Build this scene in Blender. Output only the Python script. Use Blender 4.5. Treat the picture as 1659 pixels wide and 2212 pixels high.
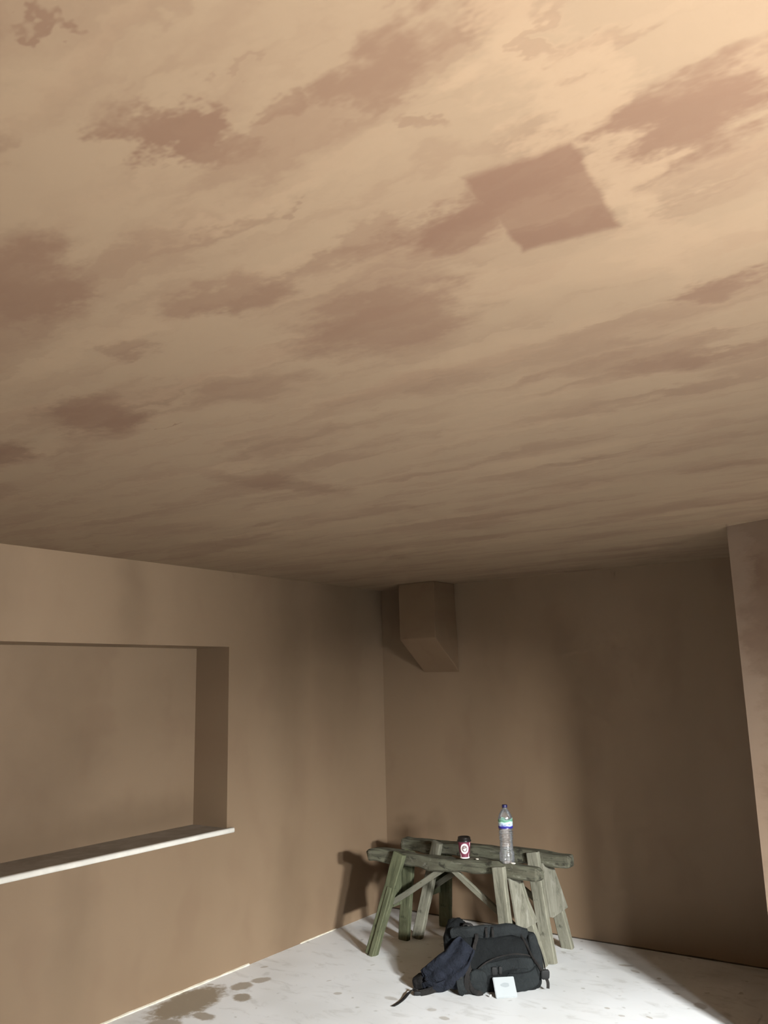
import bpy, bmesh, math, random
from mathutils import Vector, Matrix, noise as mnoise
random.seed(7)
for o in list(bpy.data.objects): bpy.data.objects.remove(o)
scene = bpy.context.scene
C = scene.collection

# ------------------------------------------------------------------ camera
cam_d = bpy.data.cameras.new('camera'); cam = bpy.data.objects.new('camera', cam_d); C.objects.link(cam)
cam_d.sensor_fit = 'VERTICAL'; cam_d.sensor_height = 24.0; cam_d.lens = 1797.18 / 2212 * 24.0
cam_d.clip_start = 0.05; cam_d.clip_end = 50
yaw, pitch, roll = -0.6090845, 0.1993571, -0.0240574
fw = Vector((math.sin(yaw)*math.cos(pitch), math.cos(yaw)*math.cos(pitch), math.sin(pitch)))
rt = Vector((math.cos(yaw), -math.sin(yaw), 0)); up = rt.cross(fw)
r2 = math.cos(roll)*rt + math.sin(roll)*up; u2 = -math.sin(roll)*rt + math.cos(roll)*up
m = Matrix((r2, u2, -fw)).transposed().to_4x4(); m.translation = (3.9019, -5.5296, 1.68844)
cam.matrix_world = m
scene.camera = cam

# ------------------------------------------------------------------ world, lamps, exposure
w = bpy.data.worlds.new('world'); scene.world = w; w.use_nodes = True
w.node_tree.nodes['Background'].inputs[0].default_value = (0.5, 0.5, 0.5, 1)
w.node_tree.nodes['Background'].inputs[1].default_value = 0.0
vs = scene.view_settings
vs.view_transform = 'Standard'; vs.look = 'None'; vs.gamma = 1.0; vs.exposure = 0.0; vs.use_curve_mapping = False
# twin-head work lamp on a tripod, standing out of view to the right of the camera
LAMP = Vector((6.2, -4.7, 1.9))
def area(name, loc, aim, power, sx, sy, color, spread):
    d = bpy.data.lights.new(name, 'AREA'); d.shape = 'RECTANGLE'; d.size = sx; d.size_y = sy
    d.energy = power; d.color = color; d.spread = math.radians(spread)
    o = bpy.data.objects.new(name, d); C.objects.link(o); o.location = loc
    o.rotation_euler = (Vector(aim) - loc).to_track_quat('-Z', 'Y').to_euler()
    return o
area('site_lamp_floor_head', Vector((6.2, -3.85, 1.9)), (3.35, -2.05, 0.0), 102.0, 0.40, 0.20, (0.97, 1.0, 1.0), 62)
area('site_lamp_side_head', Vector((6.3, -4.75, 1.9)), (2.2, -3.3, 0.0), 44.0, 0.26, 0.18, (0.97, 1.0, 1.0), 66)
area('site_lamp_ceiling_head', Vector((5.85, -4.5, 1.62)), (3.5, -4.85, 2.45), 92.0, 0.26, 0.18, (1.0, 1.0, 0.98), 84)
scene.cycles.max_bounces = 5; scene.cycles.diffuse_bounces = 3; scene.cycles.glossy_bounces = 2; scene.cycles.transparent_max_bounces = 8
scene.cycles.use_adaptive_sampling = True; scene.cycles.adaptive_threshold = 0.08; scene.cycles.adaptive_min_samples = 14; scene.cycles.use_light_tree = False

# ------------------------------------------------------------------ helpers
def tag(o, label=None, cat=None, group=None, kind=None):
    if label: o['label'] = label
    if cat: o['category'] = cat
    if group: o['group'] = group
    if kind: o['kind'] = kind
    return o
def empty(name, loc, label, cat, group=None, rz=0):
    o = bpy.data.objects.new(name, None); C.objects.link(o); o.location = loc; o.rotation_euler = (0, 0, rz)
    o.empty_display_size = 0.05
    return tag(o, label, cat, group)
def link(name, me, mat, parent=None, smooth=False):
    o = bpy.data.objects.new(name, me); C.objects.link(o)
    if mat: me.materials.append(mat)
    if parent: o.parent = parent
    if smooth:
        for p in me.polygons: p.use_smooth = True
    return o
def from_bm(name, bm, mat, parent=None, smooth=False):
    bmesh.ops.recalc_face_normals(bm, faces=bm.faces)
    me = bpy.data.meshes.new(name); bm.to_mesh(me); bm.free()
    return link(name, me, mat, parent, smooth)
def pyd(name, v, f, mat, parent=None, smooth=False):
    me = bpy.data.meshes.new(name); me.from_pydata([tuple(a) for a in v], [], f); me.update()
    bm = bmesh.new(); bm.from_mesh(me); bmesh.ops.recalc_face_normals(bm, faces=bm.faces); bm.to_mesh(me); bm.free()
    return link(name, me, mat, parent, smooth)
def add_box(bm, a, b):
    vs_ = [bm.verts.new((x, y, z)) for z in (a[2], b[2]) for y in (a[1], b[1]) for x in (a[0], b[0])]
    for f in ((0,1,3,2), (4,6,7,5), (0,4,5,1), (2,3,7,6), (0,2,6,4), (1,5,7,3)): bm.faces.new([vs_[i] for i in f])
def nz(p, s, seed=0.0): return mnoise.noise(Vector((p[0]*s+seed, p[1]*s-seed*1.7, p[2]*s+seed*0.6)))
def lathe(name, prof, mat, parent=None, n=40, smooth=True, closed_bottom=True, loc=(0,0,0), wob=None):
    v = []; f = []
    for i, (r, z) in enumerate(prof):
        for j in range(n):
            a = 2*math.pi*j/n; rr = r*(wob(a, z) if wob else 1)
            v.append((loc[0]+rr*math.cos(a), loc[1]+rr*math.sin(a), loc[2]+z))
    for i in range(len(prof)-1):
        for j in range(n):
            k = (j+1) % n
            f.append((i*n+j, i*n+k, (i+1)*n+k, (i+1)*n+j))
    if closed_bottom: f.append(tuple(range(n)))
    return pyd(name, v, f, mat, parent, smooth)

# ------------------------------------------------------------------ materials
class NT:
    def __init__(s, name):
        s.m = bpy.data.materials.new(name); s.m.use_nodes = True; s.t = s.m.node_tree
        s.b = s.t.nodes['Principled BSDF']; s.n = s.t.nodes; s.l = s.t.links
    def node(s, typ, **kw):
        n = s.n.new(typ)
        for k, v in kw.items(): setattr(n, k, v)
        return n
    def set(s, sock, v):
        if hasattr(v, 'is_output') or isinstance(v, bpy.types.NodeSocket): s.l.new(v, sock)
        else: sock.default_value = v
    def math(s, op, a, b=0.0, clamp=False):
        n = s.node('ShaderNodeMath', operation=op, use_clamp=clamp); s.set(n.inputs[0], a); s.set(n.inputs[1], b); return n.outputs[0]
    def coord(s, perm=None, scale=(1,1,1), kind='Object'):
        c = s.node('ShaderNodeTexCoord').outputs[kind]
        if perm:
            sp = s.node('ShaderNodeSeparateXYZ'); s.l.new(c, sp.inputs[0])
            cb = s.node('ShaderNodeCombineXYZ')
            for i, ch in enumerate(perm[:2]): s.l.new(sp.outputs['XYZ'.index(ch)], cb.inputs[i])
            c = cb.outputs[0]
        return c
    def scaled(s, c, sc, rot=0):
        n = s.node('ShaderNodeMapping'); s.l.new(c, n.inputs[0]); n.inputs['Scale'].default_value = sc; n.inputs['Rotation'].default_value = (0,0,rot); return n.outputs[0]
    def noise(s, c, scale, detail=5, rough=0.55, dist=0.0):
        n = s.node('ShaderNodeTexNoise'); s.l.new(c, n.inputs['Vector']); n.inputs['Scale'].default_value = scale
        n.inputs['Detail'].default_value = detail; n.inputs['Roughness'].default_value = rough; n.inputs['Distortion'].default_value = dist
        return n.outputs[0]
    def ramp(s, v, lo, hi, a=0.0, b=1.0, smooth=True):
        n = s.node('ShaderNodeMapRange', interpolation_type='SMOOTHSTEP' if smooth else 'LINEAR')
        s.set(n.inputs[0], v); n.inputs[1].default_value = lo; n.inputs[2].default_value = hi; n.inputs[3].default_value = a; n.inputs[4].default_value = b
        return n.outputs[0]
    def mix(s, f, a, b):
        n = s.node('ShaderNodeMix', data_type='RGBA'); s.set(n.inputs[0], f); s.set(n.inputs[6], a); s.set(n.inputs[7], b); return n.outputs[2]
    def ell(s, c, N, patch, soft=0.28, k=1.3, box=False):
        st, cx, cy, a, rx, ry = patch
        mp = s.node('ShaderNodeMapping', vector_type='TEXTURE'); s.l.new(c, mp.inputs[0])
        mp.inputs['Location'].default_value = (cx, cy, 0); mp.inputs['Rotation'].default_value = (0, 0, a); mp.inputs['Scale'].default_value = (rx, ry, 1)
        if box:
            ab = s.node('ShaderNodeVectorMath', operation='ABSOLUTE'); s.l.new(mp.outputs[0], ab.inputs[0])
            sp = s.node('ShaderNodeSeparateXYZ'); s.l.new(ab.outputs[0], sp.inputs[0]); L = s.math('MAXIMUM', sp.outputs[0], sp.outputs[1])
        else:
            ln = s.node('ShaderNodeVectorMath', operation='LENGTH'); s.l.new(mp.outputs[0], ln.inputs[0]); L = ln.outputs['Value']
        if k: L = s.math('ADD', L, s.math('MULTIPLY', N, k))
        return s.ramp(L, 1-soft, 1+soft, st, 0.0)
    def bump(s, h, strength, dist):
        n = s.node('ShaderNodeBump'); n.inputs['Strength'].default_value = strength; n.inputs['Distance'].default_value = dist
        s.set(n.inputs['Height'], h); s.l.new(n.outputs[0], s.b.inputs['Normal'])
def col(*c): return (c[0], c[1], c[2], 1)
DRY = col(.232, .160, .100); MID = col(.178, .115, .067); WET = col(.146, .081, .050); PALE = col(.272, .186, .116)

def simple_plain(name, c):
    t = NT(name); t.b.inputs['Base Color'].default_value = col(*c); t.b.inputs['Roughness'].default_value = .7; return t.m
def plaster(name, perm, patches, stretch=(1,1,1), big=1.0, amt=0.5, boxes=(), pale=(), fine=1.0, base=DRY, soft=0.45, warp=0.10, streak=0.0, wetc=WET):
    t = NT(name); c = t.coord(perm)
    wn = t.node('ShaderNodeTexNoise'); t.l.new(t.scaled(c, (.75, 1.25, 1)), wn.inputs['Vector'])
    wn.inputs['Scale'].default_value = 9*fine; wn.inputs['Detail'].default_value = 4 if fine > .6 else 2; wn.inputs['Roughness'].default_value = .66
    vm = t.node('ShaderNodeVectorMath', operation='SUBTRACT'); t.l.new(wn.outputs['Color'], vm.inputs[0]); vm.inputs[1].default_value = (.5, .5, .5)
    vs2 = t.node('ShaderNodeVectorMath', operation='MULTIPLY'); t.l.new(vm.outputs[0], vs2.inputs[0]); vs2.inputs[1].default_value = (warp*3.4, warp*1.7, 0)
    va = t.node('ShaderNodeVectorMath', operation='ADD'); t.l.new(c, va.inputs[0]); t.l.new(vs2.outputs[0], va.inputs[1]); cw = va.outputs[0]
    nB = t.noise(t.scaled(cw, (stretch[0], stretch[1]*2.6, 1)), 2.3*big, 2, 0.62); cc = base
    if not streak: cc = t.mix(t.ramp(t.noise(t.scaled(cw, stretch), 0.9*big, 1, 0.55), .38, .66, 0, amt), base, MID)
    cc = t.mix(t.ramp(nB, .48, .70, 0, amt*.75), cc, WET)
    if streak:
        nS = t.noise(t.scaled(cw, (.30, 1.5, 1), .06), 3.2, 3, .6); cc = t.mix(t.ramp(nS, .47, .62, 0, streak), cc, WET)
        nP = t.noise(t.scaled(cw, (.25, 1.8, 1), -.05), 4.1, 2, .55); cc = t.mix(t.ramp(nP, .52, .66, 0, streak*.9), cc, PALE)
    for pt in pale: cc = t.mix(t.ell(cw, 0.0, pt, 0.6, 0), cc, PALE)
    mask = None
    for pt in patches:
        e = t.ell(cw, 0.0, pt, soft, 0); mask = e if mask is None else t.math('MAXIMUM', mask, e)
    for pt in boxes:
        e = t.ell(c, t.math('SUBTRACT', wn.outputs[0], .5), pt, 0.09, 0.35, box=True); mask = e if mask is None else t.math('MAXIMUM', mask, e)
    if mask is not None:
        mask = t.math('MULTIPLY', mask, t.ramp(nB, .25, .6, 0.75, 1.0))
        cc = t.mix(mask, cc, wetc)
    t.l.new(cc, t.b.inputs['Base Color'])
    t.b.inputs['Roughness'].default_value = 0.62; t.b.inputs['Specular IOR Level'].default_value = 0.3
    return t.m

CEIL = [(0.7, 3.18, -5.093, -2.848, 0.04, 0.012), (0.85, 3.133, -4.872, 1.042, 0.086, 0.047), (0.5, 3.312, -4.827, -3.023, 0.042, 0.024), (0.5, 3.411, -4.799, 3.02, 0.057, 0.046), (0.45, 3.39, -4.688, 1.254, 0.03, 0.028), (0.95, 3.325, -4.45, 3.06, 0.135, 0.066), (0.85, 3.685, -4.509, -2.975, 0.105, 0.09), (0.35, 3.608, -4.731, 1.962, 0.049, 0.018), (0.3, 3.641, -4.679, -2.914, 0.042, 0.015), (0.75, 3.599, -3.968, -3.051, 0.093, 0.051), (0.7, 2.999, -4.234, 2.821, 0.188, 0.165), (0.7, 2.832, -4.501, -2.927, 0.141, 0.063), (0.75, 2.568, -4.746, 2.629, 0.193, 0.101), (0.5, 2.509, -4.461, -3.061, 0.069, 0.052), (0.85, 2.048, -4.197, 2.453, 0.168, 0.107), (0.85, 1.509, -4.172, 2.964, 0.15, 0.084), (0.5, 2.531, -4.112, -3.082, 0.168, 0.076), (0.5, 1.897, -3.321, 1.28, 0.307, 0.096), (0.35, 2.937, -3.82, 2.937, 0.125, 0.049), (0.5, 3.401, -3.638, 3.006, 0.113, 0.069), (0.4, 3.113, -4.657, 3.002, 0.028, 0.014), (0.25, 3.265, -4.907, -2.892, 0.03, 0.008), (0.4, 3.185, -4.522, 2.76, 0.074, 0.031), (0.9, 2.152, -4.048, -3.092, 0.03, 0.006)]
CEIL_BOX = [(0.95, 3.450, -4.432, 0.10, 0.082, 0.128)]
CEIL_PALE = [(0.75, 3.575, -4.55, 1.62, 0.5, 0.045), (0.4, 3.5, -4.17, 0.25, 0.42, 0.06)]
M_ceil = plaster('ceiling_plaster', 'XYZ', CEIL, stretch=(0.55, 1.3, 1), big=1.3, amt=0.42, boxes=CEIL_BOX, pale=CEIL_PALE, soft=.40, warp=.12, streak=.42)
LW = [(0.55, -1.12, 1.75, 1.571, 0.85, 0.17), (0.5, -0.55, 1.85, 1.571, 0.75, 0.28), (0.45, -2.466, 2.159, 1.571, 0.35, 0.10), (.45, -1.12, 0.2, 1.571, .55, .16), (.4, -2.75, .45, 1.571, .45, .12), (.4, -3.3, 2.1, 1.571, .4, .14)]
M_left = plaster('left_wall_plaster', 'YZX', LW, stretch=(1.5, 0.25, 1), big=0.9, amt=0.22, fine=0.35, soft=.75, warp=.05, wetc=col(.150, .100, .060))
M_back = plaster('back_wall_plaster', 'XZY', [(.35, 1.5, 1.5, 1.57, .6, .25), (.3, 2.3, 1.2, 1.5, .8, .2), (.3, .9, 1.5, 1.4, .7, .2)], stretch=(1.5, 0.25, 1), big=0.9, amt=0.24, fine=0.35, soft=.75, warp=.05, wetc=col(.150, .100, .060))
M_right = plaster('right_wall_plaster', 'XZY', [(.5, 3.12, 1.95, 1.5, .3, .12), (.35, 3.1, 1.3, 1.4, .3, .08)], stretch=(1.5, 0.6, 1), big=1.2, amt=0.4, fine=0.8, base=col(.275, .198, .142))
M_plain = simple_plain('plain_plaster', (.215, .148, .092))
M_box = plaster('boxing_plaster', 'XZY', [], stretch=(1.5, 0.6, 1), big=1.2, amt=0.4, fine=0.8, base=MID)
M_reveal = plaster('recess_plaster', 'YZX', [(.55, -2.85, 1.4, 1.571, .8, .36), (.45, -2.3, .93, 0, .8, .10)], stretch=(1.5, 0.5, 1), big=1.0, amt=0.22, fine=0.35, soft=.75, warp=.05, wetc=col(.150, .100, .060))

def simple(name, c, rough=0.6, metal=0, spec=0.5, vary=0.0, vscale=20, bump=0, c2=None, bscale=60, coat=0):
    t = NT(name); co = t.coord()
    if vary or c2:
        n = t.noise(co, vscale, 5, .6)
        b2 = c2 or tuple(x*(1-vary) for x in c[:3])
        t.l.new(t.mix(t.ramp(n, .35, .65), col(*c), col(*b2)), t.b.inputs['Base Color'])
    else: t.b.inputs['Base Color'].default_value = col(*c)
    t.b.inputs['Roughness'].default_value = rough; t.b.inputs['Metallic'].default_value = metal; t.b.inputs['Specular IOR Level'].default_value = spec
    if bump: t.bump(t.noise(co, bscale, 4), bump, 0.004)
    return t.m

# floor
FL = [(0.95, 0.15, -2.12, 1.724, 0.26, 0.14), (0.9, 0.129, -2.002, 2.016, 0.114, 0.089), (0.8, 0.363, -2.205, 3.124, 0.075, 0.04), (0.85, 0.347, -1.91, 2.703, 0.062, 0.047), (0.8, 0.222, -1.787, 1.445, 0.071, 0.052), (0.7, 0.253, -1.658, 1.128, 0.057, 0.042), (0.8, 0.268, -2.38, -2.789, 0.091, 0.063), (0.6, 0.05, -1.861, -2.441, 0.021, 0.015), (0.5, 0.11, -1.478, 0.941, 0.025, 0.015), (0.45, 0.598, -1.458, 1.005, 0.015, 0.006), (0.5, 0.766, -1.59, -2.507, 0.024, 0.018), (0.4, 1.058, -1.496, 3.136, 0.042, 0.022), (0.4, 1.33, -1.518, -2.665, 0.026, 0.021), (0.5, 1.444, -1.577, -3.106, 0.028, 0.021), (0.6, 1.952, -0.349, -2.87, 0.04, 0.016), (0.5, 2.036, -0.42, 2.669, 0.037, 0.014), (0.6, 2.186, -0.466, 1.261, 0.013, 0.013), (0.5, 2.333, -0.649, -2.897, 0.021, 0.011), (0.5, 2.489, -0.753, 2.207, 0.045, 0.031), (0.5, 2.092, -1.028, 3.06, 0.015, 0.01), (0.45, 2.19, -1.084, -3.092, 0.018, 0.012), (0.5, 2.314, -1.034, 2.67, 0.022, 0.008)]
def floor_mat():
    t = NT('dusty_white_floor'); c = t.coord('XYZ')
    nA = t.noise(c, 1.4, 2, .6); nB = t.noise(t.scaled(c, (1, 2.2, 1), .6), 5, 4, .62, .8)
    nF = t.math('SUBTRACT', t.noise(c, 22, 3, .6), .5)
    cc = t.mix(t.ramp(nA, .4, .7, 0, .45), col(.84, .85, .85), col(.64, .64, .62))
    cc = t.mix(t.ramp(nB, .52, .72, 0, .45), cc, col(.50, .49, .46))
    mask = None
    for pt in FL:
        e = t.ell(c, nF, pt, .22, .9); mask = e if mask is None else t.math('MAXIMUM', mask, e)
    cc = t.mix(mask, cc, col(.30, .24, .165))
    sp = t.noise(c, 14, 1, .5); cc = t.mix(t.ramp(sp, .70, .76, 0, .5), cc, col(.35, .33, .29))
    t.l.new(cc, t.b.inputs['Base Color'])
    t.b.inputs['Roughness'].default_value = .55; t.b.inputs['Specular IOR Level'].default_value = .35
    return t.m
M_floor = floor_mat()

def wood(name, a, b, dark, light, moss=0.5):
    t = NT(name); c = t.coord()
    g = t.noise(t.scaled(c, (1, 1, .09)), 55, 5, .6, .3); n1 = t.noise(t.scaled(c, (1, 1, .5)), 9, 5, .6, .4)
    cc = t.mix(t.ramp(n1, .38, .64), col(*a), col(*b))
    cc = t.mix(t.ramp(g, .45, .7, 0, .65), cc, col(*dark))
    sp = t.noise(t.scaled(c, (1, 1, .6)), 21, 5, .65); cc = t.mix(t.ramp(sp, .56, .66, 0, .85), cc, col(*dark))
    lt = t.noise(t.scaled(c, (1, 1, .45)), 15, 6, .7, .5); cc = t.mix(t.ramp(lt, .56, .70, 0, .75), cc, col(*light))
    t.l.new(cc, t.b.inputs['Base Color']); t.b.inputs['Roughness'].default_value = .85; t.b.inputs['Specular IOR Level'].default_value = .2
    t.bump(t.math('ADD', g, t.math('MULTIPLY', sp, .8)), .5, .004)
    return t.m
M_beam = wood('weathered_beam_wood', (.125, .125, .088), (.088, .082, .058), (.026, .024, .017), (.25, .24, .195))
M_leg = wood('mossy_leg_wood', (.118, .124, .072), (.086, .092, .052), (.038, .042, .022), (.20, .20, .145))
M_leg2 = wood('dusty_leg_wood', (.225, .216, .166), (.178, .170, .126), (.075, .073, .052), (.30, .29, .235))
M_ply = wood('dusty_plywood', (.225, .215, .168), (.19, .18, .14), (.12, .115, .085), (.29, .28, .23))
M_white = simple('white_paint', (.80, .77, .70), .5, vary=.12, vscale=8)
M_sill = simple('bare_sill_top', (.30, .25, .195), .8, c2=(.22, .18, .135), vscale=6)
M_gapdark = simple('dark_gap', (.06, .045, .03), .9)
M_bead = simple('pale_floor_edge', (.82, .74, .60), .7, vary=.25, vscale=12)

# ------------------------------------------------------------------ room shell
H = 2.4; XR = 8.6; YB = -8.6
def struct(name, bm, mat):
    o = from_bm(name, bm, mat); o['kind'] = 'structure'; return o
bm = bmesh.new(); add_box(bm, (-0.5, YB-.2, -.15), (XR+.2, .2, 0)); struct('floor', bm, M_floor)
bm = bmesh.new(); add_box(bm, (-0.5, YB-.2, H), (XR+.2, .2, H+.15)); struct('ceiling', bm, M_ceil)
bm = bmesh.new()
WY0, WY1, WZ0, WZ1, WD = -3.95, -1.70, 0.80, 1.92, 0.30
add_box(bm, (-WD, YB, 0), (0, WY0, H)); add_box(bm, (-WD, WY1, 0), (0, 0, H))
add_box(bm, (-WD, WY0, 0), (0, WY1, WZ0)); add_box(bm, (-WD, WY0, WZ1), (0, WY1, H))
bmesh.ops.remove_doubles(bm, verts=bm.verts, dist=1e-5)
struct('wall_left', bm, M_left)
bm = bmesh.new(); add_box(bm, (-WD, 0, 0), (XR, .2, H)); struct('wall_back', bm, M_back)
bm = bmesh.new()
fp = [(2.96, -1.195), (3.5, -1.40), (XR, -1.55), (XR, 0), (2.96, 0)]
lo = [bm.verts.new((x, y, 0)) for x, y in fp]; hi = [bm.verts.new((x, y, H)) for x, y in fp]
bm.faces.new(lo); bm.faces.new(hi)
for i in range(5): j = (i+1) % 5; bm.faces.new((lo[i], lo[j], hi[j], hi[i]))
struct('wall_right', bm, M_right)
bm = bmesh.new(); add_box(bm, (XR, YB, 0), (XR+.2, -1.55, H)); struct('wall_far_side', bm, M_plain)
bm = bmesh.new(); add_box(bm, (-WD, YB-.2, 0), (XR+.2, YB, H)); struct('wall_front', bm, M_plain)

# boarded and plastered window recess with its sill
bm = bmesh.new(); add_box(bm, (-WD-.06, WY0-.05, WZ0-.05), (-WD, WY1+.05, WZ1+.05))
win = struct('window_1', bm, M_reveal)
def rounded_sill():
    bm = bmesh.new(); prof = [(-WD, .795), (.022, .795)]
    for k in range(7):
        a = -math.pi/2 + math.pi*k/6; prof.append((.022+.014*math.cos(a), .809+.014*math.sin(a)))
    prof += [(-WD, .823)]
    ys = [WY0-.04 + (WY1+.045-WY0+.04)*i/24 for i in range(25)]
    rings = []
    for y in ys:
        wob = .0018*nz((y, 0, 0), 3.0)
        rings.append([bm.verts.new((x if x > 0 else x, min(max(y, WY0), WY1) if x < 0.0001 else y, z+wob)) for x, z in prof])
    for a, b in zip(rings, rings[1:]):
        for i in range(len(prof)):
            j = (i+1) % len(prof)
            try: bm.faces.new((a[i], a[j], b[j], b[i]))
            except ValueError: pass
    bm.faces.new(rings[0]); bm.faces.new(rings[-1])
    return bm
bm = bmesh.new(); add_box(bm, (-WD, WY0, WZ0-.004), (.008, WY1, .8225)); sill = from_bm('window_sill', bm, M_sill, win)
# rounded white nosing in front of the wall, a little longer than the opening
def bar_y(name, y0, y1, x0, x1, z0, z1, mat, parent, n=28, wob=.0015):
    v = []; f = []; K = 14
    for i in range(n+1):
        y = y0+(y1-y0)*(i/n if 0 < i < n else i/n) if 1 < i < n-1 else (y0 if i == 0 else y0+.004 if i == 1 else y1-.004 if i == n-1 else y1); e = .72 if i in (0, n) else 1
        for k in range(K):
            a = 2*math.pi*k/K; ca, sa = math.cos(a), math.sin(a)
            x = (x0+x1)/2+(x1-x0)/2*math.copysign(abs(ca)**.6, ca)*e; z = (z0+z1)/2+(z1-z0)/2*math.copysign(abs(sa)**.6, sa)*e
            v.append((x, y, z+wob*nz((x, y, z), 5)))
    for i in range(n):
        for k in range(K):
            j = (k+1) % K; f.append((i*K+k, i*K+j, (i+1)*K+j, (i+1)*K+k))
    f.append(tuple(range(K))); f.append(tuple(range(n*K, n*K+K)))
    return pyd(name, v, f, mat, parent, True)
nose = bar_y('sill_nosing', WY0-.04, WY1+.035, 0.0, .036, .795, .8255, M_white, win)

# strips along the foot of the walls
def strip(name, pts, mat, n=20):
    (x0, y0), (x1, y1), th, hh, seed = pts
    d = Vector((x1-x0, y1-y0)); nrm = Vector((d.y, -d.x)).normalized()
    if nrm.x < 0 and abs(nrm.x) > .5: nrm = -nrm
    if nrm.y > 0 and abs(nrm.y) > .5: nrm = -nrm
    v = []; f = []
    for i in range(n+1):
        t_ = i/n; p = Vector((x0, y0))+d*t_; e = 1+.7*nz((p.x, p.y, seed), 9); e = max(.25, e)
        q = p+nrm*th*e
        v += [(p.x, p.y, 0.0), (q.x, q.y, 0.0), (q.x, q.y, hh*e*.6), (p.x, p.y, hh*e)]
    for i in range(n):
        for k in range(4):
            j = (k+1) % 4; f.append((i*4+k, i*4+j, i*4+4+j, i*4+4+k))
    f.append((0, 1, 2, 3)); f.append((n*4, n*4+1, n*4+2, n*4+3))
    o = pyd(name, v, f, mat); o['kind'] = 'structure'; return o
strip('trim_1', ((0, -3.4), (0, -1.50), .008, .0095, 1.3), M_bead, 40)
strip('trim_2', ((0, -1.02), (0, -.64), .005, .006, 4.1), M_bead, 12)
strip('gap_line_back', ((.02, 0), (2.95, 0), .004, .007, 2.2), M_gapdark, 70)  # no baseboard: dark strip added to draw the gap between wall and floor

# plastered boxing under the ceiling in the corner
x0, x1, yf = .36, .675, -.285
P = [(x0, 0, H), (x1+.01, 0, H), (x1, yf, H), (x0, yf, H), (x0+.03, 0, 1.74), (x1+.025, 0, 1.735), (x1, yf, 1.985), (x0, yf, 1.985)]
bx = pyd('pipe_boxing', P, [(0,1,2,3), (3,2,6,7), (2,1,5,6), (0,3,7,4), (7,6,5,4), (0,4,5,1)], M_box)
bv = bx.modifiers.new('edge', 'BEVEL'); bv.width = .004; bv.segments = 2
tag(bx, 'plastered pipe boxing with sloped underside hanging below the ceiling near the corner', 'boxing')

# ------------------------------------------------------------------ sawhorses
def board(name, p0, p1, wdir, w, t, mat, parent, n=14, amp=.002, ns=14, taper=1.0, end=0.0, seed=0.0):
    """plank from p0 to p1 (world); w along wdir, t across; mesh is local with z along the length"""
    p0 = Vector(p0); p1 = Vector(p1); z = (p1-p0).normalized(); x = (Vector(wdir)-z*Vector(wdir).dot(z)).normalized(); y = z.cross(x)
    L = (p1-p0).length; b = min(w, t)*.14; hw, ht = w/2, t/2
    cs = [(-hw+b, -ht), (0, -ht), (hw-b, -ht), (hw, -ht+b), (hw, 0), (hw, ht-b), (hw-b, ht), (0, ht), (-hw+b, ht), (-hw, ht-b), (-hw, 0), (-hw, -ht+b)]
    v = []; f = []; K = len(cs)
    for i in range(n+1):
        s = i/n; e = 1-(1-taper)*s
        if end: e *= 1-end*max(0, 1-min(i, n-i)/1.6)**2
        for cx, cy in cs:
            q = Vector((cx*e, cy*e, s*L)); k = amp
            q.x += k*nz(q, ns, seed)+k*1.4*nz(q, ns*.25, seed+9); q.y += k*nz(q, ns, seed+5)+k*1.4*nz(q, ns*.25, seed+3)
            if i in (0, n): q.z += amp*1.5*nz(q, 40, seed)
            v.append(q)
    for i in range(n):
        for k in range(K): j = (k+1) % K; f.append((i*K+k, i*K+j, (i+1)*K+j, (i+1)*K+k))
    f.append(tuple(range(K))); f.append(tuple(range(n*K, n*K+K)))
    o = pyd(name, v, f, mat, parent)
    M = Matrix((x, y, z)).transposed().to_4x4(); M.translation = p0 - parent.location
    o.matrix_local = M
    return o
def plate(name, pts, th, nrm, mat, parent):
    nrm = Vector(nrm).normalized(); c0 = Vector(pts[0]); ex = (Vector(pts[1])-c0).normalized(); ez = nrm.cross(ex)
    pts3 = [Vector(p) for p in pts]
    bm = bmesh.new()
    loc = [((p-c0).dot(ex), (p-c0).dot(ez)) for p in pts3]
    a = [bm.verts.new((u, 0, v)) for u, v in loc]; b = [bm.verts.new((u, th, v)) for u, v in loc]
    bm.faces.new(a); bm.faces.new(b); n = len(a)
    for i in range(n): j = (i+1) % n; bm.faces.new((a[i], a[j], b[j], b[i]))
    bmesh.ops.bevel(bm, geom=list(bm.edges), offset=.0015, segments=1, affect='EDGES')
    o = from_bm(name, bm, mat, parent)
    M = Matrix((ex, nrm, ez)).transposed().to_4x4(); M.translation = c0-parent.location; o.matrix_local = M
    return o

def sawhorse(label, beam, legs, gussets, braces, mats, seed):
    base = Vector(((beam[0][0]+beam[1][0])/2, beam[0][1], 0))
    t = empty('sawhorse', base, label, 'sawhorse', 'old wooden sawhorses')
    board('top_rail', beam[0], beam[1], (0, 1, 0), beam[2], beam[3], M_beam, t, n=72, amp=.013, ns=9, end=.42, seed=seed)
    for i, (a, b, wd, w_, t_) in enumerate(legs):
        board('leg', a, b, wd, w_, t_, mats[i], t, n=16, amp=.0025, ns=11, seed=seed+i*3.1)
    for g, nrm, mt in gussets: plate('gusset_board', g, .014, nrm, mt, t)
    for a, b, w_, t_ in braces: board('brace', a, b, (0, 0, 1), w_, t_, M_leg2, t, n=8, amp=.0015, seed=seed+20)
    return t
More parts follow.
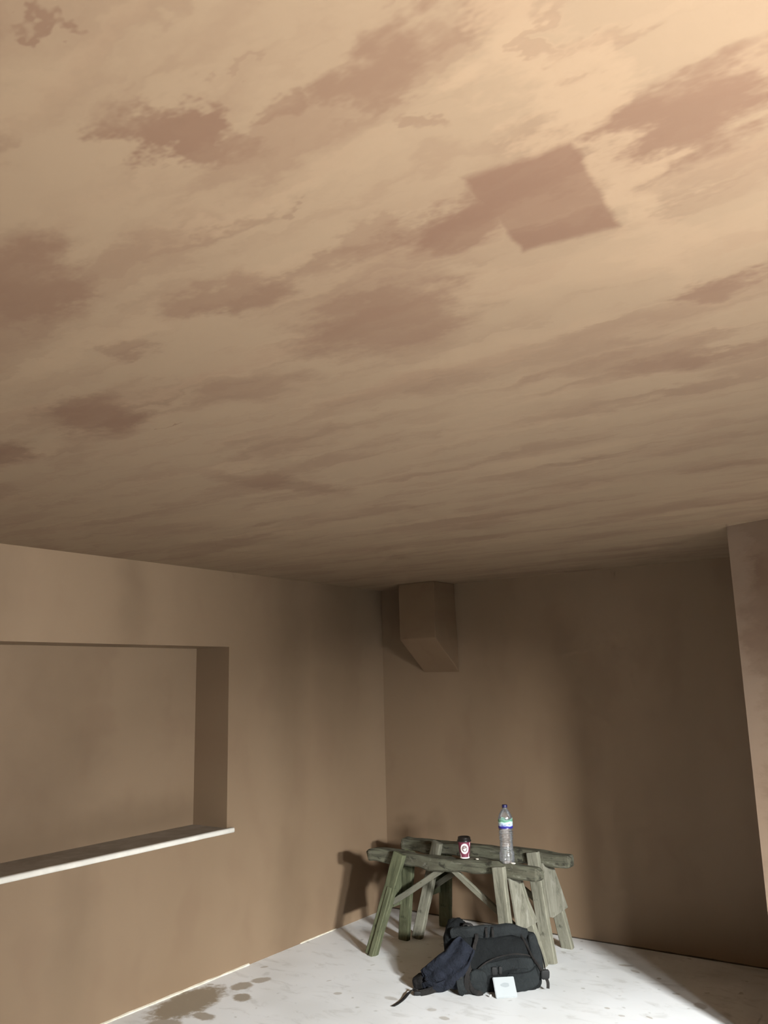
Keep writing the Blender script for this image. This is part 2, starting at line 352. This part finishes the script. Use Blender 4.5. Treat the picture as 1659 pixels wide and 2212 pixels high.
# near horse
XD = (1, 0, 0)
A = sawhorse('nearer mossy sawhorse with the paper cup and water bottle standing on its rail',
    ((.425, -.80, .566), (1.655, -.805, .562), .095, .078),
    [((.705, -.862, .60), (.535, -.955, .0), XD, .082, .042), ((.70, -.745, .59), (.542, -.597, .0), XD, .075, .04),
     ((1.415, -.868, .59), (1.478, -.895, .0), XD, .078, .042), ((1.435, -.742, .585), (1.535, -.615, .0), XD, .075, .042)],
    [([(1.455, -.845, .555), (1.475, -.73, .50), (1.538, -.628, .245), (1.497, -.868, .235)], (1, .0, .17), M_ply),
     ([(.640, -.84, .54), (.645, -.70, .53), (.59, -.60, .24), (.585, -.89, .24)], (-1, 0, .2), M_leg)],
    [((.585, -.775, .275), (1.0, -.79, .53), .035, .022), ((1.06, -.80, .525), (1.47, -.80, .25), .035, .022)],
    [M_leg, M_leg, M_leg2, M_leg2], 1.0)
# the patched lower half of the near left leg
board('leg_splint', (.655, -.905, .40), (.549, -.975, .0), XD, .034, .03, M_leg, A, n=12, amp=.002, seed=77)
B = sawhorse('farther sawhorse nearest the back wall with leg ends standing above its rail',
    ((.44, -.43, .562), (1.70, -.43, .578), .095, .075),
    [((.765, -.497, .612), (.600, -.528, .0), XD, .072, .042), ((.75, -.365, .585), (.62, -.20, .0), XD, .085, .04),
     ((1.46, -.497, .612), (1.56, -.545, .0), XD, .08, .042), ((1.475, -.365, .585), (1.535, -.215, .0), XD, .078, .042)],
    [([(1.508, -.488, .55), (1.522, -.36, .53), (1.575, -.26, .25), (1.555, -.47, .235), (1.56, -.50, .245)], (1, 0, .12), M_ply),
     ([(.70, -.47, .54), (.705, -.36, .53), (.655, -.26, .24), (.65, -.52, .24)], (-1, 0, .2), M_leg)],
    [((.66, -.41, .30), (1.02, -.42, .53), .035, .022), ((1.10, -.43, .525), (1.53, -.43, .26), .035, .022)],
    [M_leg2, M_leg, M_leg2, M_leg2], 12.0)
# crumbs of dry plaster on the near rail
M_chip = simple('dry_plaster_chip', (.72, .67, .58), .8)
def chip(loc, s, label, seed):
    bm = bmesh.new(); bmesh.ops.create_icosphere(bm, subdivisions=2, radius=1)
    for v in bm.verts:
        v.co = Vector((v.co.x*s[0], v.co.y*s[1], v.co.z*s[2]))*(1+.3*nz(v.co, 1.5, seed))
    o = from_bm('plaster_chip', bm, M_chip); o.location = loc; tag(o, label, 'plaster chip', 'plaster crumbs'); return o
chip((1.497, -.838, .612), (.016, .009, .005), 'pale plaster crumb on the rail beside the bottle base', 1)
chip((1.255, -.835, .612), (.011, .006, .004), 'tiny pale plaster crumb on the rail between cup and bottle', 2)

# ------------------------------------------------------------------ paper cup
M_maroon = simple('maroon_print', (.17, .028, .055), .45, vary=.15, vscale=80)
M_cupw = simple('cup_white_print', (.80, .76, .73), .45)
M_dkring = simple('cup_grey_brown_print', (.20, .13, .13), .5)
M_lid = simple('black_lid_plastic', (.012, .010, .009), .3)
cup = empty('paper_cup', (1.155, -.812, .606), 'maroon takeaway coffee cup with white roundel and black lid', 'cup')
rb, rt_, hc = .0285, .040, .104
rad = lambda z: rb+(rt_-rb)*z/hc
lathe('cup_body', [(rb-.002, .004), (rb, 0), (rb, .008)]+[(rad(z), z) for z in (.02, .05, .08, .104)], M_maroon, cup, 48)
lathe('bottom_band', [(rad(0)+.0006, .0003), (rad(.008)+.0006, .008)], M_cupw, cup, 48, closed_bottom=False)
lathe('lid', [(.0415, .096), (.0435, .097), (.0435, .104), (.040, .107), (.0385, .120), (.0365, .123), (.034, .1225), (.032, .117), (.0, .117)], M_lid, cup, 48, closed_bottom=False)
th0 = math.atan2(-5.53+.812, 3.9-1.155)+.02
def wrap(pts, off, name, mat, parent):
    """flat print (s, z) wrapped on the tapering side of the cup, subdivided as a triangle fan of rings"""
    n = len(pts); cs = sum(p[0] for p in pts)/n; cz = sum(p[1] for p in pts)/n; v = []; f = []; R = 4
    for k in range(1, R+1):
        for s, z in pts:
            ss = cs+(s-cs)*k/R; zz = cz+(z-cz)*k/R; r = rad(zz)+off; a = th0+ss/rad(zz); v.append((r*math.cos(a), r*math.sin(a), zz))
    r = rad(cz)+off; a = th0+cs/rad(cz); v.append((r*math.cos(a), r*math.sin(a), cz)); c = len(v)-1
    for i in range(n):
        j = (i+1) % n; f.append((c, i, j))
        for k in range(R-1): f.append((k*n+i, k*n+j, (k+1)*n+j, (k+1)*n+i))
    return pyd(name, v, f, mat, parent, True)
circ = lambda cx, cz, rx, rz, n=32: [(cx+rx*math.cos(2*math.pi*i/n), cz+rz*math.sin(2*math.pi*i/n)) for i in range(n)]
ro = wrap(circ(0, .058, .0255, .0300), .0008, 'roundel', M_cupw, cup)
wrap(circ(0, .0585, .0170, .0195), .0014, 'roundel_ring', M_dkring, ro)
wrap([(-.009, .056), (-.002, .058), (.004, .060), (.011, .063), (.0105, .055), (.006, .047), (0, .043), (-.005, .049)], .002, 'roundel_cup_mark', M_cupw, ro)
wrap([(-.004, .061), (.000, .062), (.001, .069), (-.001, .074), (-.004, .070)], .002, 'roundel_steam_mark', simple('cup_pale_grey_print', (.45, .40, .39), .5), ro)
for sgn in (-1, 1):
    wrap([(sgn*.0315, .040), (sgn*.0285, .033), (sgn*.0235, .022), (sgn*.0215, .008), (sgn*.0275, .008), (sgn*.0285, .022)], .0008, 'side_stripe', M_cupw, cup)
wrap([(.032, .092), (.038, .094), (.037, .075), (.034, .064), (.033, .078)], .0008, 'side_stripe', M_cupw, cup)

# ------------------------------------------------------------------ water bottle
def clear_plastic():
    t = NT('clear_bottle_plastic'); n = t.n; n.remove(t.b)
    tr = n.new('ShaderNodeBsdfTransparent'); tr.inputs[0].default_value = (.97, .975, .98, 1)
    gl = n.new('ShaderNodeBsdfGlossy'); gl.inputs['Roughness'].default_value = .09; gl.inputs[0].default_value = (1, 1, 1, 1)
    fr = n.new('ShaderNodeFresnel'); fr.inputs[0].default_value = 1.57
    co = t.coord(); bp = n.new('ShaderNodeBump'); bp.inputs['Strength'].default_value = .6; bp.inputs['Distance'].default_value = .004
    t.l.new(t.noise(co, 55, 3), bp.inputs['Height']); t.l.new(bp.outputs[0], gl.inputs['Normal']); t.l.new(bp.outputs[0], fr.inputs['Normal'])
    mx = n.new('ShaderNodeMixShader'); f = t.math('ADD', fr.outputs[0], .04, True)
    t.l.new(f, mx.inputs[0]); t.l.new(tr.outputs[0], mx.inputs[1]); t.l.new(gl.outputs[0], mx.inputs[2])
    df = n.new('ShaderNodeBsdfDiffuse'); df.inputs[0].default_value = (.75, .77, .80, 1); m2 = n.new('ShaderNodeMixShader'); m2.inputs[0].default_value = .07
    t.l.new(mx.outputs[0], m2.inputs[1]); t.l.new(df.outputs[0], m2.inputs[2])
    t.l.new(m2.outputs[0], n['Material Output'].inputs['Surface']); return t.m
M_pet = clear_plastic()
M_cap = simple('dark_blue_cap', (.018, .016, .075), .35)
bt = empty('water_bottle', (1.447, -.815, .607), 'clear ribbed plastic water bottle with blue cap and green blue label', 'bottle')
prof = [(.030, .004), (.040, .000), (.0435, .006), (.0445, .015), (.0445, .055), (.043, .062)]
z = .062
for k in range(9):
    prof += [(.0405-.0006*k*(1 if k < 5 else -1), z+.004), (.0372-.0002*k, z+.0095), (.0405, z+.015)]; z += .0135
prof += [(.0415, .19), (.0420, .20), (.0420, .25), (.0415, .256), (.038, .268), (.031, .283), (.0225, .296), (.0155, .303), (.0135, .306), (.0135, .311), (.0165, .312), (.0165, .314), (.0128, .315), (.0125, .324)]
body = lathe('bottle_body', prof, M_pet, bt, 48, wob=lambda a, z: 1+(.012*math.sin(a*9+z*300) if .06 < z < .185 else (.02*math.cos(a*5) if z < .012 else 0)))
lathe('cap', [(.0155, .3125), (.0158, .314), (.0158, .326), (.0148, .3285), (.0, .329)], M_cap, bt, 40, closed_bottom=False, wob=lambda a, z: 1+.012*math.cos(a*40))
def label_mat():
    t = NT('bottle_label_print'); c = t.coord(); sp = t.node('ShaderNodeSeparateXYZ'); t.l.new(c, sp.inputs[0])
    wv = t.math('MULTIPLY', t.math('SUBTRACT', t.noise(c, 30, 2), .5), .020)
    zz = t.math('ADD', sp.outputs[2], wv)
    cc = t.mix(t.ramp(zz, .208, .211), col(.05, .05, .30), col(.42, .50, .80))
    cc = t.mix(t.ramp(zz, .213, .217), cc, col(.50, .60, .72)); cc = t.mix(t.ramp(zz, .226, .229), cc, col(.55, .78, .70))
    cc = t.mix(t.ramp(zz, .231, .236), cc, col(.12, .30, .20)); cc = t.mix(t.ramp(zz, .240, .252), cc, col(.24, .44, .34))
    t.l.new(cc, t.b.inputs['Base Color']); t.b.inputs['Roughness'].default_value = .25; return t.m
lab = []
lf = []; nL = 56
thb = math.atan2(-5.53+.815, 3.9-1.447)
for j in range(nL):
    a = 2*math.pi*j/nL; zt = .250+.004*math.sin(a*2+1.0)+.003*math.sin(a*3)
    for zz_ in (.197, .204, .2045, .225, zt): lab.append(((.0432+(.0006 if zz_ < .2042 else 0))*math.cos(a), (.0432+(.0006 if zz_ < .2042 else 0))*math.sin(a), zz_))
for j in range(nL):
    k = (j+1) % nL
    for i in range(4): lf.append((j*5+i, k*5+i, k*5+i+1, j*5+i+1))
M_lab = label_mat()
lb = pyd('label', lab, lf, M_lab, bt, True)
lb.data.materials.append(simple('label_blue_band', (.022, .020, .22), .3))
for p in lb.data.polygons:
    if p.center.z < .2042: p.material_index = 1
# lettering wrapped round the label
tc = bpy.data.curves.new('lettering', 'FONT'); tc.body = 'Buxton'; tc.size = .019; tc.align_x = 'CENTER'; tc.shear = .25
to = bpy.data.objects.new('lettering_src', tc); C.objects.link(to)
dg = bpy.context.evaluated_depsgraph_get(); dg.update(); me = bpy.data.meshes.new_from_object(to.evaluated_get(dg))
bpy.data.objects.remove(to)
for v in me.vertices:
    a = thb+v.co.x/.0436; v.co = Vector((.0438*math.cos(a), .0438*math.sin(a), .2135+v.co.y*.8+.003*math.sin(v.co.x*60)))
me.materials.clear(); link('lettering', me, simple('label_navy_ink', (.04, .06, .22), .4), lb)

# ------------------------------------------------------------------ backpack, lying on the floor
def cloth(name, c, c2, rough=.9, bs=90, bst=.35):
    t = NT(name); co = t.coord()
    t.l.new(t.mix(t.ramp(t.noise(co, 14, 4, .6), .35, .65), col(*c), col(*c2)), t.b.inputs['Base Color'])
    t.b.inputs['Roughness'].default_value = rough; t.b.inputs['Specular IOR Level'].default_value = .25
    cr = t.noise(co, 22, 4, .6, .8); t.bump(t.math('ADD', t.math('MULTIPLY', cr, 2.5), t.math('MULTIPLY', t.noise(co, bs, 2), .25)), .55, .012)
    return t.m
M_bag = cloth('black_canvas', (.0046, .0057, .0060), (.0030, .0037, .0040))
M_pad = cloth('charcoal_padding', (.0155, .0178, .0184), (.0105, .0122, .0127))
M_pocket = cloth('charcoal_canvas', (.0130, .0156, .0162), (.0080, .0097, .0102))
M_web = cloth('black_webbing', (.017, .0145, .013), (.009, .008, .0075), bs=300)
M_buck = simple('black_buckle_plastic', (.010, .010, .010), .65, spec=.25)
M_navy = cloth('navy_cotton', (.0125, .015, .0235), (.0085, .0104, .016), .95, 140, .3)
e1 = Vector((.80, .60, 0)); BAG0 = Vector((1.335, -1.285, 0)); brz = math.atan2(e1.y, e1.x); BSC = (1.0, .55, 1.12)
bag = empty('backpack', BAG0, 'black canvas backpack lying on the floor in front of the sawhorses', 'backpack', rz=brz); bag.scale = BSC
def sgnp(x, p): return math.copysign(abs(x)**p, x)
def blob(name, c, s, mat, parent, e=.55, e2=.55, nu=40, nv=24, amp=.006, ns=9, seed=0, deform=None):
    v = []; f = []
    for i in range(nv+1):
        ph = -math.pi/2+math.pi*i/nv
        for j in range(nu):
            th = 2*math.pi*j/nu
            q = Vector((s[0]*sgnp(math.cos(ph), e)*sgnp(math.cos(th), e2), s[1]*sgnp(math.cos(ph), e)*sgnp(math.sin(th), e2), s[2]*sgnp(math.sin(ph), e)))+Vector(c)
            if deform: q = deform(q)
            d = (q-Vector(c)).normalized()
            q += d*(amp*nz(q, ns, seed)+amp*.6*nz(q, ns*2.7, seed+4))
            q.z = max(q.z, .001)
            v.append(q)
    for i in range(nv):
        for j in range(nu):
            k = (j+1) % nu; f.append((i*nu+j, i*nu+k, (i+1)*nu+k, (i+1)*nu+j))
    me_ = pyd(name, v, f, mat, parent, True)
    bm = bmesh.new(); bm.from_mesh(me_.data); bmesh.ops.remove_doubles(bm, verts=bm.verts, dist=1e-5); bm.to_mesh(me_.data); bm.free()
    for p in me_.data.polygons: p.use_smooth = True
    return me_
def spline(pts, n):
    P_ = [Vector(p) for p in pts]; out = []
    for i in range(n+1):
        t_ = i/n*(len(P_)-1); k = min(int(t_), len(P_)-2); u = t_-k
        p0 = P_[max(k-1, 0)]; p1 = P_[k]; p2 = P_[k+1]; p3 = P_[min(k+2, len(P_)-1)]
        out.append(.5*((2*p1)+(-p0+p2)*u+(2*p0-5*p1+4*p2-p3)*u*u+(-p0+3*p1-3*p2+p3)*u**3))
    return out
def ribbon(name, pts, wdir, w_, t_, mat, parent, n=24, K=10, amp=0.0, ns=20, seed=0, prof=None, zmin=None):
    """flat or padded band swept along a smooth path"""
    path = spline(pts, n); v = []; f = []
    for i, p in enumerate(path):
        tn = (path[min(i+1, n)]-path[max(i-1, 0)]).normalized()
        wd = wdir(i/n) if callable(wdir) else Vector(wdir)
        x = (wd-tn*wd.dot(tn)).normalized(); y = tn.cross(x)
        sw, st_ = prof(i/n) if prof else (1, 1)
        for k in range(K):
            a = 2*math.pi*k/K
            q = p+x*w_/2*sw*sgnp(math.cos(a), .5)+y*t_/2*st_*sgnp(math.sin(a), .6)
            if amp: q = q+(x*nz(q, ns, seed)+y*nz(q, ns, seed+7))*amp+y*amp*.8*nz(q, ns*2.2, seed+2)
            if zmin is not None: q.z = max(q.z, zmin)
            v.append(q)
    for i in range(n):
        for k in range(K): j = (k+1) % K; f.append((i*K+k, i*K+j, (i+1)*K+j, (i+1)*K+k))
    f.append(tuple(range(K))); f.append(tuple(range(n*K, n*K+K)))
    return pyd(name, v, f, mat, parent, True)
def lean(q):  # slumped front: the upper half sits further back
    q = q.copy(); q.y += .10*max(0, min(1, q.z/.27)); 
    q.z -= .035*max(0, (q.x-.36)/.15); q.z += .02*math.exp(-((q.x-.05)/.08)**2)*(q.z/.25)
    return q
body = blob('bag_body', (.245, .155, .125), (.245, .15, .125), M_bag, bag, .45, .5, 80, 44, .015, 9, 3, lean)
# padded band across the top front edge
pb = ribbon('padded_band', [(.0, .15, .262), (.10, .115, .268), (.22, .11, .268), (.33, .12, .272), (.42, .15, .245)], (0, .45, -1), .060, .040, M_pad, bag, 30, 12, .004, 14, 5, prof=lambda s: (.75+.25*math.sin(math.pi*min(1, s*1.15)), 1))
ribbon('band_strap', [(.135, .085, .262), (.135, .07, .245), (.122, .06, .215), (.115, .055, .195)], (1, 0, 0), .02, .006, M_web, pb, 10, 8)
# lump at the bag mouth
mouth = blob('drawstring_collar', (.035, .255, .20), (.075, .085, .115), M_bag, bag, .8, .8, 30, 18, .014, 18, 8)
# right end panel with straps and buckle
blob('end_panel', (.463, .135, .15), (.032, .075, .10), M_pad, bag, .6, .6, 28, 18, .006, 16, 12, lambda q: Vector((q.x-.15*(q.z-.15), q.y+.35*(q.z-.15), q.z)))
ribbon('compression_strap', [(.375, .145, .262), (.405, .10, .215), (.44, .055, .15), (.475, .03, .105), (.50, .03, .07)], (0, -.3, 1), .018, .006, M_web, bag, 22, 8)
ribbon('compression_strap', [(.425, .23, .245), (.455, .185, .235), (.485, .14, .19), (.505, .09, .12), (.505, .05, .075)], (0, -.6, .6), .020, .006, M_web, bag, 22, 8)
b1 = blob('buckle', (.502, .03, .075), (.024, .016, .022), M_buck, bag, .5, .5, 16, 10, .002, 30, 2)
ribbon('strap_end', [(.505, .025, .06), (.512, .015, .04), (.510, .01, .015)], (1, 0, 0), .017, .005, M_web, bag, 8, 8)
blob('buckle', (.452, .205, .235), (.018, .016, .010), M_buck, bag, .5, .5, 14, 8, .001, 30, 4)
# front pocket with flap, low on the right
pk = blob('front_pocket', (.345, .070, .068), (.125, .05, .066), M_pocket, bag, .6, .6, 40, 20, .007, 14, 21, lambda q: Vector((q.x, q.y+.45*(q.z-.06), q.z+.10*(q.x-.345))))
ribbon('pocket_flap', [(.11, .05, .075), (.19, .045, .105), (.28, .04, .122), (.36, .040, .130), (.44, .06, .118)], (0, .55, 1), .055, .012, M_pocket, pk, 26, 10, .003, 18, 6)
ribbon('pocket_piping', [(.30, .020, .088), (.36, .018, .086), (.42, .03, .092), (.455, .05, .112)], (0, 0, 1), .006, .006, M_bag, pk, 20, 8)
ribbon('pocket_piping', [(.455, .05, .11), (.465, .045, .075), (.452, .035, .042), (.40, .018, .026)], (0, 0, 1), .006, .006, M_bag, pk, 20, 8)
blob('flap_buckle', (.222, .028, .098), (.016, .010, .020), M_buck, pk, .5, .5, 14, 8, .001, 30, 14)
blob('flap_buckle', (.255, .022, .102), (.010, .008, .018), M_buck, pk, .5, .5, 14, 8, .001, 30, 24)
# second, smaller pocket lump and shoulder straps on the left
blob('side_pocket', (.125, .015, .055), (.055, .045, .055), M_pocket, bag, .7, .7, 26, 16, .010, 22, 31)
ribbon('shoulder_strap', [(.02, .11, .20), (.035, .04, .14), (.03, -.005, .075), (.035, -.03, .03), (.05, -.02, .012)], (1, .1, 0), .042, .014, M_pad, bag, 24, 10, .003, 20, 9)
ribbon('shoulder_strap', [(.07, .09, .19), (.08, .02, .12), (.065, -.02, .06), (.07, -.025, .02), (.09, -.01, .012)], (1, .1, 0), .03, .012, M_web, bag, 24, 10, .003, 20, 19)
ribbon('shoulder_strap', [(.10, .06, .10), (.075, .0, .075), (.085, -.03, .04), (.115, -.035, .015), (.15, -.01, .008)], (.3, .2, 1), .026, .012, M_web, bag, 22, 8, .003, 25, 29)
ribbon('haul_loop', [(.06, .15, .285), (.075, .12, .305), (.11, .11, .302), (.125, .13, .283)], (0, 1, .2), .022, .008, M_web, bag, 16, 8)
ribbon('ladder_strap', [(.19, .085, .290), (.19, .06, .272), (.19, .055, .248)], (1, 0, 0), .014, .006, M_web, pb, 8, 8)
ribbon('ladder_strap', [(.225, .085, .290), (.225, .06, .272), (.225, .055, .248)], (1, 0, 0), .014, .006, M_web, pb, 8, 8)
ribbon('side_seam', [(.02, .06, .02), (.17, .02, .135), (.30, .06, .165), (.41, .07, .16), (.46, .08, .13)], (0, 0, 1), .007, .007, M_web, body, 30, 8)
blob('strap_slider', (.028, -.012, .092), (.014, .008, .020), M_buck, bag, .5, .5, 14, 8, .001, 30, 44)
# webbing tail lying on the floor; bag frame: u = along e1, v = depth
def to_bag(x, y, z):
    d = Vector((x, y, z))-BAG0; e2_ = Vector((-.60, .80, 0)); return Vector((d.dot(e1), d.dot(e2_)/BSC[1], z/BSC[2]))
tail = [to_bag(*p) for p in ((1.30, -1.19, .04), (1.245, -1.27, .026), (1.205, -1.335, .016), (1.172, -1.385, .012))]
ribbon('webbing_tail', tail, (0, 1, .8), .036, .008, M_web, bag, 16, 8)
blob('tail_buckle', to_bag(1.160, -1.392, .012), (.020, .013, .010), M_buck, bag, .5, .5, 16, 8, .002, 40, 3)
ribbon('webbing_tail', [to_bag(*p) for p in ((1.155, -1.392, .012), (1.128, -1.375, .022), (1.117, -1.405, .014), (1.130, -1.48, .006), (1.139, -1.55, .005), (1.138, -1.592, .005))], lambda s: Vector((1, 0, .4 if s < .4 else 0)), .020, .004, M_web, bag, 26, 8)

# navy sweatshirt spilling out of the bag
sw = empty('sweatshirt', (1.16, -1.10, 0), 'navy blue sweatshirt slumped out of the backpack onto the floor', 'sweatshirt')
def sweat(name, pts, wd, w_, t_, seed, prof):
    """slumped cloth: a swept fold with creases running along it"""
    n, K = 46, 34; path = spline(pts, n); v = []; f = []
    for i, p in enumerate(path):
        s_ = i/n; tn = (path[min(i+1, n)]-path[max(i-1, 0)]).normalized(); W = Vector(wd)
        x = (W-tn*W.dot(tn)).normalized(); y = tn.cross(x); sw_, st_ = prof(s_)
        for k in range(K):
            a = 2*math.pi*k/K; ca, sa = math.cos(a), math.sin(a)
            cr = .010*math.sin(ca*7+seed+4*nz((s_*2, ca, seed), 1.0))*(1 if sa > 0 else 1)+.012*nz((s_*5, ca*2.5, seed), 1.0)+.006*nz((s_*13, ca*6, seed), 1.0)
            q = p+x*w_/2*sw_*sgnp(ca, .75)+y*(t_/2*st_*sgnp(sa, .7)+cr)
            q.z = max(q.z, .002); v.append(q)
    for i in range(n):
        for k in range(K): j = (k+1) % K; f.append((i*K+k, i*K+j, (i+1)*K+j, (i+1)*K+k))
    f.append(tuple(range(K))); f.append(tuple(range(n*K, n*K+K)))
    return pyd(name, v, f, M_navy, sw, True)
loc = lambda u, v, z: (BAG0+e1*u+Vector((-.60, .80, 0))*v+Vector((0, 0, z)))-Vector((1.16, -1.10, 0))
WD2 = e1*.62+Vector((-.60, .80, 0))*-.42+Vector((0, 0, -.55))
sweat('sweatshirt_body', [loc(.085, .052, .245), loc(.045, .048, .20), loc(.0, .042, .145), loc(-.05, .06, .10), loc(-.10, .085, .065), loc(-.15, .11, .04)], WD2, .155, .06, 2.0, lambda s_: (.50+.6*math.sin(math.pi*(.12+.70*s_)), 1.0 if s_ < .95 else .6))
sweat('sleeve', [loc(.03, .045, .06), loc(-.03, .065, .055), loc(-.085, .085, .047), loc(-.125, .105, .038), loc(-.165, .125, .034)], Vector((0, 1, .2)), .085, .055, 6.0, lambda s_: (.8+.3*math.sin(math.pi*s_), 1-.2*s_))
ribbon('cuff', [loc(-.155, .12, .038), loc(-.180, .135, .036), loc(-.198, .148, .030)], (0, 1, .2), .085, .06, cloth('dark_ribbed_cuff', (.010, .0092, .009), (.006, .0055, .005)), sw, 10, 18, .006, 30, 3, zmin=.002)

# white square plate leaning on the bag
pl0 = Vector((1.590, -1.172, 0)); pd = Vector((.70, .714, 0)).normalized()
plate_e = empty('wall_plate', pl0, 'white square plate with a faint grey mark leaning on the backpack', 'plate')
def leaning_plate():
    pd_n = Vector((pd.y, -pd.x, 0)); lean_up = (Vector((0, 0, 1))*.80 - pd_n*.60 + pd*.06).normalized(); tilt = .0
    M_pl = simple('white_plastic', (.315, .335, .34), .4); M_mk = simple('pale_grey_mark', (.235, .258, .263), .45)
    hw, hh, th = .060, .104, .009
    bm = bmesh.new(); add_box(bm, (-hw, -th/2, 0), (hw, th/2, hh)); bmesh.ops.bevel(bm, geom=list(bm.edges), offset=.003, segments=2, affect='EDGES')
    o = from_bm('plate_face', bm, M_pl, plate_e)
    nn = pd.cross(lean_up).normalized(); M = Matrix((pd, -nn, lean_up)).transposed().to_4x4()
    if M.to_3x3().determinant() < 0: M = Matrix((pd, nn, lean_up)).transposed().to_4x4()
    M.translation = (0, 0, .002); o.matrix_local = M
    bm = bmesh.new(); vs_ = [bm.verts.new((.001+.022*math.cos(a*.3927)*(1+.25*math.sin(a)), 0, .062+.012*math.sin(a*.3927))) for a in range(16)]
    bm.faces.new(vs_); mk = from_bm('grey_mark', bm, M_mk, o)
    front = -1 if (M.to_3x3() @ Vector((0, -1, 0))).dot(Vector((2.3, -4.4, .5))) > 0 else 1
    mk.location = (0, front*(th/2+.0006), 0)
leaning_plate()
chip((1.515, -1.215, .012), (.006, .005, .006), 'tiny white plaster crumb on the floor beside the white plate', 5)
